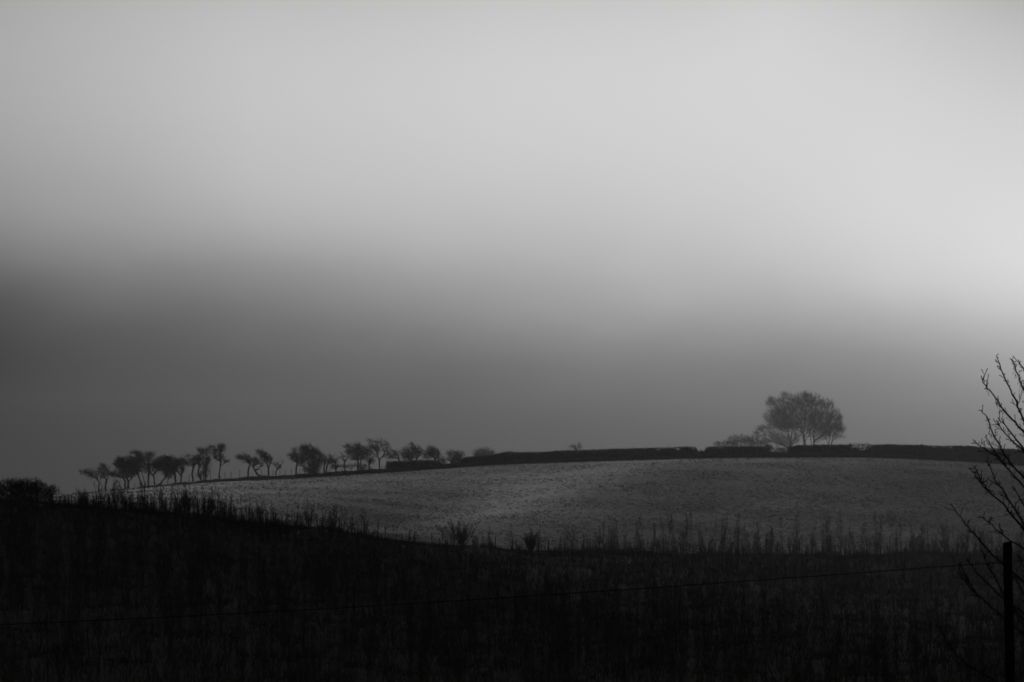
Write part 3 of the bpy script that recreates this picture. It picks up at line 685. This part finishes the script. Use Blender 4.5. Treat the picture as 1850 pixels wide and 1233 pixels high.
for bi, br in enumerate(BR):
    dep = rg.uniform(.25, .9) * (-1 if bi % 4 == 1 else 1)
    n_ = len(br); pts = []
    for i, (a, b) in enumerate(br):
        t = 1 - i / (n_ - 1); pts.append(P(a, b, YN + dep * t * (1.0 if n_ > 4 else .6)))
    # carry on to the trunk, unless it is a side shoot
    if n_ > 4:
        tgt = min(TL[1:], key=lambda q: abs(q[2] - (pts[-1][2] - .15))); pts.append(tgt)
    L_ = [np.linalg.norm(b - a) for a, b in zip(pts[:-1], pts[1:])]; tot = sum(L_); acc = 0
    rmax = .0078 + .0145 * min(tot, 2.2) / 2.2
    for a, b, l in zip(pts[:-1], pts[1:], L_):
        f0_, f1_ = acc / tot, (acc + l) / tot; r0 = .0058 + (rmax - .0058) * f0_; r1 = .0058 + (rmax - .0058) * f1_
        zig(a, b, r0, r1, thk if r1 > .009 else thn, 3)
        ns = int(l / .022)
        for _ in range(ns):
            if rg.uniform() < .62: t = rg.uniform(); spur(a + (b - a) * t, a - b, rg.choice([.035, .05, .08, .13], p=[.4, .3, .2, .1]), thn)
        acc += l
    # dangling seed keys on a few upper branches
    if bi in (1, 7, 2):
        for _ in range(16):
            i = rg.integers(1, 4); p = pts[i] + (pts[i + 1] - pts[i]) * rg.uniform(); q = p + np.array((rg.normal(0, .02), rg.normal(0, .02), -rg.uniform(.04, .09))); thn.append(np.concatenate([p, q, [.0015, .0015]])); thn.append(np.concatenate([q, q + np.array((rg.normal(0, .008), 0, -.02)), [.004, .001]]))
# the rest of the crown, past the right edge of the picture
for k_ in range(26):
    t = rg.uniform(.15, .98); i = int(t * (len(TL) - 1)); p = TL[i]; d = np.array((rg.uniform(.3, 1), rg.normal(0, .7), rg.uniform(.5, 1.1))); d /= np.linalg.norm(d); l = rg.uniform(.6, 1.5)
    e = p + d * l; zig(p, e, .013, .004, thk, 5, .02)
    for _ in range(10): tt = rg.uniform(.2, 1); spur(p + (e - p) * tt, d, rg.uniform(.05, .2), thn)
nt_ = empty('bare_tree', tuple(TL[0])); tag(nt_, 'near young bare tree at the right edge, thin budded branches reaching left past the post', 'tree')
V, Q = tubes(np.array(thk), 6); mesh_obj('trunk', V, Q, M_near, nt_)
V, Q = tubes(np.array(thn), 5); mesh_obj('twigs', V, Q, M_near, nt_)

# ------------------------------------------------------------------ saplings
def sapling_segs(rg, h=4.0, lean_=None, full=1.0, spread=.38, multi=1, r=.022, nb=16, up=.75, tip=.007):
    """unit sapling at the origin: whippy stem(s), upswept side shoots"""
    out_s, out_t = [], []
    for m in range(multi):
        lean = rg.normal(0, lean_ or (.05 if multi == 1 else .10), 2); n_ = 7; pts = [np.array((0, 0, 0.)) + (np.append(rg.normal(0, .08, 2), 0) if m else 0)]
        hh = h * (rg.uniform(.72, 1) if m else 1)
        for i in range(1, n_ + 1):
            t = i / n_; pts.append(pts[0] + np.array((lean[0] * hh * t + rg.normal(0, .025) * t, lean[1] * hh * t, hh * t)))
        for i in range(n_):
            out_s.append(np.concatenate([pts[i], pts[i + 1], [r * (1 - i / n_) + tip * .6, r * (1 - (i + 1) / n_) + tip * .5]]))
        for b in range(int(nb * full)):
            t = rg.uniform(.16, .97); k_ = t * n_; i = int(k_); p = pts[i] + (pts[min(i + 1, n_)] - pts[i]) * (k_ - i)
            a = rg.uniform(0, 2 * math.pi); l = spread * hh * (1 - t) ** .8 * rg.uniform(.5, 1) + .15; d = np.array((math.cos(a) * (1 - up), math.sin(a) * (1 - up), up)); d /= np.linalg.norm(d)
            q1 = p + d * l * .5; d2 = d + rg.normal(0, .12, 3) + np.array((0, 0, .15)); d2 /= np.linalg.norm(d2); q2 = q1 + d2 * l * .5
            out_t.append(np.concatenate([p, q1, [tip, tip * .8]])); out_t.append(np.concatenate([q1, q2, [tip * .8, tip * .35]]))
            for _ in range(3):
                u_ = rg.uniform(.25, .9); pp = p + (q2 - p) * u_; dd = d + rg.normal(0, .4, 3); dd /= np.linalg.norm(dd); out_t.append(np.concatenate([pp, pp + dd * l * rg.uniform(.2, .45), [tip * .7, tip * .3]]))
    return np.array(out_s), np.array(out_t)
def place(S_, x, y, z, s=1.0, rz=0.0):
    c, s_ = math.cos(rz), math.sin(rz); R = np.array([[c, -s_, 0], [s_, c, 0], [0, 0, 1]]); o = S_.copy()
    o[:, :3] = o[:, :3] @ R.T * s + (x, y, z); o[:, 3:6] = o[:, 3:6] @ R.T * s + (x, y, z)
    return o
GR_S = 'tall saplings against the pasture'
SAP = [  # px, top row, distance, style, label
 (340, 893, 280, 'bush', 'soft brushy sapling just below the left end of the pasture'),
 (318, 896, 284, 'thin', 'thin sapling at the left foot of the pasture, left of the soft brushy one'),
 (384, 896, 279, 'bush', 'bushy sapling rising over the thicket edge below the left trees'),
 (402, 893, 282, 'bush', 'bushier taller sapling next to the thicket edge drop'),
 (420, 908, 280, 'thin', 'short thin sapling left of the first dark post of the lower fence'),
 (468, 903, 283, 'fan', 'feathery lone sapling between the first two dark posts of the lower fence'),
 (485, 925, 284, 'thin', 'whip of a sapling right beside the feathery lone one'),
 (520, 912, 283, 'thin', 'slight sapling between the second and third posts of the lower fence'),
 (560, 912, 283, 'fan', 'wispy sapling left of the fourth post of the lower fence'),
 (590, 922, 284, 'thin', 'low twiggy sapling right of the fourth post of the lower fence'),
 (605, 910, 282, 'fan', 'wide-headed sapling touching the fifth post of the lower fence'),
 (634, 935, 284, 'thin', 'short wispy sapling between the fifth post and the stout strainer post'),
 (653, 918, 284, 'thin', 'thin sapling hugging the stout strainer post of the lower fence'),
 (800, 955, 282, 'thin', 'low sapling at the left flank of the round dark bush'),
 (885, 950, 283, 'thin', 'pale slight sapling right of the round dark bush'),
 (922, 945, 283, 'thin', 'single whip sapling between the two dark bushes'),
 (972, 958, 282, 'fan', 'spiky sapling overlapping the right side of the smaller dark bush'),
 (1028, 948, 281, 'fan', 'fan-shaped dark sapling behind the last clear fence post'),
 (1060, 965, 283, 'thin', 'low sapling right of the fan-shaped dark one'),
 (1086, 927, 281, 'thin', 'very straight thin sapling, first tall one right of the fan-shaped one'),
 (1106, 940, 279, 'bush', 'broad bushy sapling next to the very straight thin one'),
 (1128, 955, 282, 'thin', 'lower sapling between the broad bushy one and the tall spire'),
 (1152, 926, 280, 'tall', 'tall spire sapling left of the small pale opening in the thicket edge'),
 (1180, 948, 283, 'thin', 'short sapling in front of the small pale opening'),
 (1204, 932, 281, 'tall', 'spire sapling at the left of the densest group'),
 (1218, 922, 280, 'tall', 'tallest spire of the densest group in the lower middle'),
 (1232, 933, 279, 'bush', 'thick sapling in the heart of the densest group'),
 (1246, 920, 281, 'tall', 'right-hand spire of the densest group'),
 (1262, 938, 282, 'thin', 'shorter sapling closing the densest group on the right'),
 (1290, 932, 281, 'thin', 'slim sapling left of the twin spires'),
 (1303, 921, 280, 'tall', 'left one of the twin spires below the field'),
 (1331, 924, 280, 'tall', 'right one of the twin spires below the field'),
 (1345, 945, 282, 'thin', 'small whip right of the twin spires'),
 (1370, 940, 283, 'thin', 'lone slight sapling between the twin spires and the bottle-brush one'),
 (1390, 950, 283, 'bush', 'low bushy sapling left of the bottle-brush one'),
 (1413, 932, 281, 'thin', 'straight sapling left of the bottle-brush one'),
 (1438, 929, 280, 'bottle', 'narrow bottle-brush sapling, leftmost of the three'),
 (1471, 948, 282, 'thin', 'small sapling right of the leftmost bottle-brush'),
 (1493, 928, 280, 'fan', 'arching open-headed sapling in the lower right'),
 (1518, 921, 280, 'bottle', 'tall bottle-brush sapling right of the arching one, middle of the three'),
 (1532, 945, 282, 'thin', 'thin sapling at the right side of the middle bottle-brush'),
 (1554, 930, 279, 'bottle', 'thick dark bottle-brush sapling, rightmost of the three'),
 (1579, 925, 280, 'tall', 'spire sapling right of the rightmost bottle-brush'),
 (1590, 945, 282, 'thin', 'short sapling between the spire and the round-headed one'),
 (1613, 919, 280, 'round', 'round-headed sapling on a thin stem in the lower right'),
 (1625, 940, 282, 'thin', 'small sapling leaning by the round-headed one'),
 (1661, 942, 280, 'bush', 'bushy sapling right of the round-headed one'),
 (1676, 950, 282, 'thin', 'slight sapling at the edge of the near branches'),
 (1703, 938, 280, 'bush', 'bushy sapling just left of the longest low near branch'),
 (1722, 948, 281, 'thin', 'thin sapling seen under the tip of the longest low near branch'),
 (1745, 938, 280, 'tall', 'sapling seen through the near branches, left of the near post'),
 (1775, 945, 280, 'bush', 'bushy sapling behind the near branches, close to the near post'),
 (1805, 950, 280, 'thin', 'sapling directly behind the top of the near post'),
 (1840, 945, 280, 'bush', 'rightmost bushy sapling, behind the near branches at the edge'),
 (150, 884, 275, 'bush', 'small brushy sapling on the left skyline before the first windswept tree'),
 (160, 887, 277, 'thin', 'thin sapling on the left skyline next to the small brushy one'),
 (108, 880, 275, 'thin', 'wispy sapling on the left skyline beside the dark shrubs'),
 (229, 899, 282, 'bush', 'low brushy sapling in front of the left fence posts'),
 (262, 897, 282, 'bush', 'second low brushy sapling below the broad dark crown'),
]
STY = dict(thin=dict(nb=26, spread=.34, up=.7), bush=dict(nb=34, spread=.5, up=.62, multi=4), fan=dict(nb=34, spread=.6, up=.6, multi=3), tall=dict(nb=42, spread=.36, up=.7, multi=2),
           bottle=dict(nb=80, spread=.36, up=.62), round=dict(nb=60, spread=.6, up=.55))
for i, (px, rw, Y, st, lab) in enumerate(SAP):
    rg = np.random.default_rng(300 + i); b = at_col(px, Y, -.1); h = P(px, rw, Y)[2] - b[2]
    ss, tt = sapling_segs(rg, h=h, r=.017, tip=.0075, **STY[st])
    if st == 'round': tt = tt[tt[:, 2] > h * .45]
    r = empty('birch_sapling', tuple(b)); tag(r, lab, 'sapling', GR_S)
    V, Q = tubes(place(ss, *b), 4); mesh_obj('stem', V, Q, M_birch, r)
    V, Q = tubes(place(tt, *b), 3); mesh_obj('twigs', V, Q, M_birch, r)
# the two round bushes at the fence and the shrubs on the left skyline
ident = lambda x, y: (x, y)
def shrub(px, Y, stems, blobs, label, seed, dens, group, name='bush', wind=0.0, **kw):
    lb = gz((px - 925) / F * Y, Y) - .1
    return photo_tree(ident, 1.0, Y, stems, blobs, label, dens=dens, wind=wind, seed=seed, name=name, cat='bush', parts=('stem', 'twigs'), group=group, lowbase=lb, mat=M_birch, r_trunk=.06, r_tip=.012, step=.3, **kw)
GB = 'bushes at the thicket edge'
for sd_, px, rw, hw, lab in [(1, 835, 938, .34, 'round dark bush of bare twigs standing clear above the lower fence'), (2, 960, 958, .36, 'smaller dark bush left of the last clear fence posts')]:
    rg = np.random.default_rng(500 + sd_); b = at_col(px, 283, -.1); h = P(px, rw, 283)[2] - b[2]
    ss, tt = sapling_segs(rg, h=h, lean_=hw, nb=42, spread=.42, up=.62, multi=15, r=.018, tip=.0085)
    r = empty('bush', tuple(b)); tag(r, lab, 'bush', GB)
    V, Q = tubes(place(ss, *b), 4); mesh_obj('stem', V, Q, M_birch, r)
    V, Q = tubes(place(tt, *b), 3); mesh_obj('twigs', V, Q, M_birch, r)
GL = 'dark shrubs on the left skyline'
shrub(20, 262, [[(20, 915), (20, 890)], [(35, 915), (40, 885)]], [(12, 885, 28, 17), (-20, 888, 30, 18), (30, 876, 18, 10)], 'dense dark shrub in the left corner of the skyline, cut by the picture edge', 103, 40, GL, twig_len=.35)
shrub(58, 264, [[(58, 915), (58, 890)], [(48, 915), (45, 885)]], [(56, 880, 24, 14), (66, 888, 18, 18), (45, 888, 25, 14)], 'dense domed dark shrub on the skyline, second from the left edge', 104, 40, GL, twig_len=.35)
shrub(96, 266, [[(96, 915), (96, 895)], [(90, 910), (85, 890)]], [(92, 889, 14, 9), (98, 882, 5, 6), (84, 895, 12, 12)], 'small lumpy shrub stepping down right of the domed one', 105, 36, GL, twig_len=.3)
# hooked stem
b = at_col(130, 272, -.1); hk = [b] + [P(a, c, 272) for a, c in [(129, 905), (129, 896), (130.5, 892), (134, 891), (138, 893)]]
S_ = [np.concatenate([a, c, [.05 - .006 * i, .045 - .006 * i]]) for i, (a, c) in enumerate(zip(hk[:-1], hk[1:]))]
V, Q = tubes(np.array(S_), 5); o = mesh_obj('bent_stem', V, Q, M_bark, loc=tuple(b)); tag(o, 'dead stem bent over into a hook on the left skyline', 'dead stem')

# ------------------------------------------------------------------ the thicket in the dip
rg = np.random.default_rng(77)
def ribbons(S, rg):
    """each twig a single narrow strip, turned at random about its own axis"""
    p0, p1, r0, r1 = S[:, :3], S[:, 3:6], S[:, 6:7], S[:, 7:8]; d = p1 - p0
    a = np.cross(d, rg.normal(size=d.shape)); a /= np.linalg.norm(a, axis=1, keepdims=True) + 1e-9
    V = np.stack([p0 - a * r0, p0 + a * r0, p1 + a * r1, p1 - a * r1], 1)
    return V.reshape(-1, 3), np.arange(len(S) * 4).reshape(-1, 4)
TPL = [sapling_segs(rg, h=3.9, full=1, nb=24 if i % 3 else 18, spread=.42, up=.66, r=.018, tip=.0085, multi=1 + (i % 3 == 0)) for i in range(14)]
rows_ = []; Y = 50.0
while Y < 288.5:
    dY = 1.7 + (Y - 50) / 240 * 1.2
    for k_ in range(int((0.40 * Y + 6) / (1.15 + Y / 420))):
        y = Y + rg.uniform(-.5, .5) * dY
        if y < 288.4: rows_.append((rg.uniform(-.23, .23) * y + rg.uniform(-3, 3), y, 0))
    Y += dY
# taller ones loose along the top edge of the thicket
for k_ in range(1500):
    px = rg.uniform(-60, 1900); y = rg.uniform(262, 286)
    if rg.uniform() < interp(px, [(-60, .9), (450, .95), (500, .5), (660, .4), (690, .10), (800, .2), (1000, .25), (1080, .8), (1900, .9)]): rows_.append(((px - 925) / F * y, y, 1))
for k_ in range(290):
    px = rg.uniform(180, 450) if k_ < 140 else (rg.uniform(450, 665) if k_ < 185 else rg.uniform(1070, 1900)); y = rg.uniform(274, 286); rows_.append(((px - 925) / F * y, y, 2))
rows_ = np.array(rows_); rz_ = ground_z(rows_[:, 0], rows_[:, 1]); ch = canopy_h(rows_[:, 1])
segs = []; pale = []
for (x, y, edge), z, c in zip(rows_, rz_, ch):
    k_ = rg.integers(len(TPL)); pz = np.sin(x * .13 + y * .05) * np.sin(y * .09 - x * .04)
    s = c / 3.9 * (rg.uniform(.5, 1.2) + (.5 * rg.uniform() if y > 272 else 0) + .2 * pz + (.35 * rg.uniform() ** 3 if y > 255 else 0)); a = rg.uniform(0, 6.28)
    if edge == 2: s = rg.uniform(1.5, 3.3) / 3.9
    if edge == 1: s = (.7 + 2.2 * rg.uniform() ** 2) * (.75 if x / y * F + 925 < 450 else 1) / 3.9
    st, tw_ = TPL[k_]; fine = np.clip(y / 200, .45, 1.15)
    q = np.concatenate([st, tw_]) if not (rg.uniform() < .03 and y < 270) else tw_
    if q is tw_: pale.append(place(st, x, y, z - .05, s, a))
    q = place(q, x, y, z - .05, s, a); q[:, 6:] *= fine; segs.append(q)
V, Q = ribbons(np.concatenate(segs), rg)
tag(mesh_obj('thicket', V, Q, M_birch), 'dark tangled thicket of young bare trees filling the dip below the pasture', 'thicket', kind='stuff')
# stems with pale bark, one by one
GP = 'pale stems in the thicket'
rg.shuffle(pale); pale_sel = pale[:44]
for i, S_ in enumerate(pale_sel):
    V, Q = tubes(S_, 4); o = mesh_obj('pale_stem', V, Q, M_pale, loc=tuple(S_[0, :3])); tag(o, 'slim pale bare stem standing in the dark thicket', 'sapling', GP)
# low brush along the foot of the fence
n = 9000
px_ = rg.uniform(-60, 1950, n); yy = 284 + 6.5 * rg.beta(2, 1.6, n); keep = rg.uniform(0, 1, n) < interp(px_, [(0, 1), (600, 1), (680, .35), (1000, .5), (1060, 1), (1900, 1)]); px_, yy = px_[keep], yy[keep]
xx = (px_ - 925) / F * yy; pos = np.stack([xx, yy, ground_z(xx, yy)], 1); hh = rg.gamma(2.2, .22, len(pos)) * (.7 + .5 * np.sin(xx * .9 + np.sin(xx * .37) * 3)) + .1
blades(6, pos, hh, .3, .02, rg, 'low_brush', M_birch, 'low ragged brush at the foot of the fence, between pasture and thicket', 'brush')
# undergrowth between the saplings
n = 22000
yy = rg.uniform(0, 1, n) ** .6 * 150 + 138; xx = rg.uniform(-.2, .2, n) * yy; pos = np.stack([xx, yy, ground_z(xx, yy) - .1], 1)
blades(5, pos, rg.uniform(.25, .8, n), .5, .03, rg, 'undergrowth', M_birch, 'dark bracken and dead grass undergrowth between the saplings', 'undergrowth')

# ------------------------------------------------------------------ haze
mh = bpy.data.materials.new('mist'); mh.use_nodes = True; t = mh.node_tree; t.nodes.clear()
pv = t.nodes.new('ShaderNodeVolumePrincipled'); pv.inputs['Color'].default_value = (.95, .95, .95, 1); pv.inputs['Density'].default_value = 0.00020
pv.inputs['Anisotropy'].default_value = 0.0
om = t.nodes.new('ShaderNodeOutputMaterial'); t.links.new(pv.outputs[0], om.inputs['Volume'])
x0, x1, y0_, y1, z0, z1 = -720, 720, -120, 1020, float(np.min([v.co.z for v in g.data.vertices])) - 1.2, 46.0
V = [(x, y, z) for x in (x0, x1) for y in (y0_, y1) for z in (z0, z1)]
hz = mesh_obj('haze', V, [(0, 1, 3, 2), (4, 6, 7, 5), (0, 4, 5, 1), (2, 3, 7, 6), (0, 2, 6, 4), (1, 5, 7, 3)], mh); tag(hz, 'thin even mist in the air over the whole hillside', 'mist', kind='stuff')
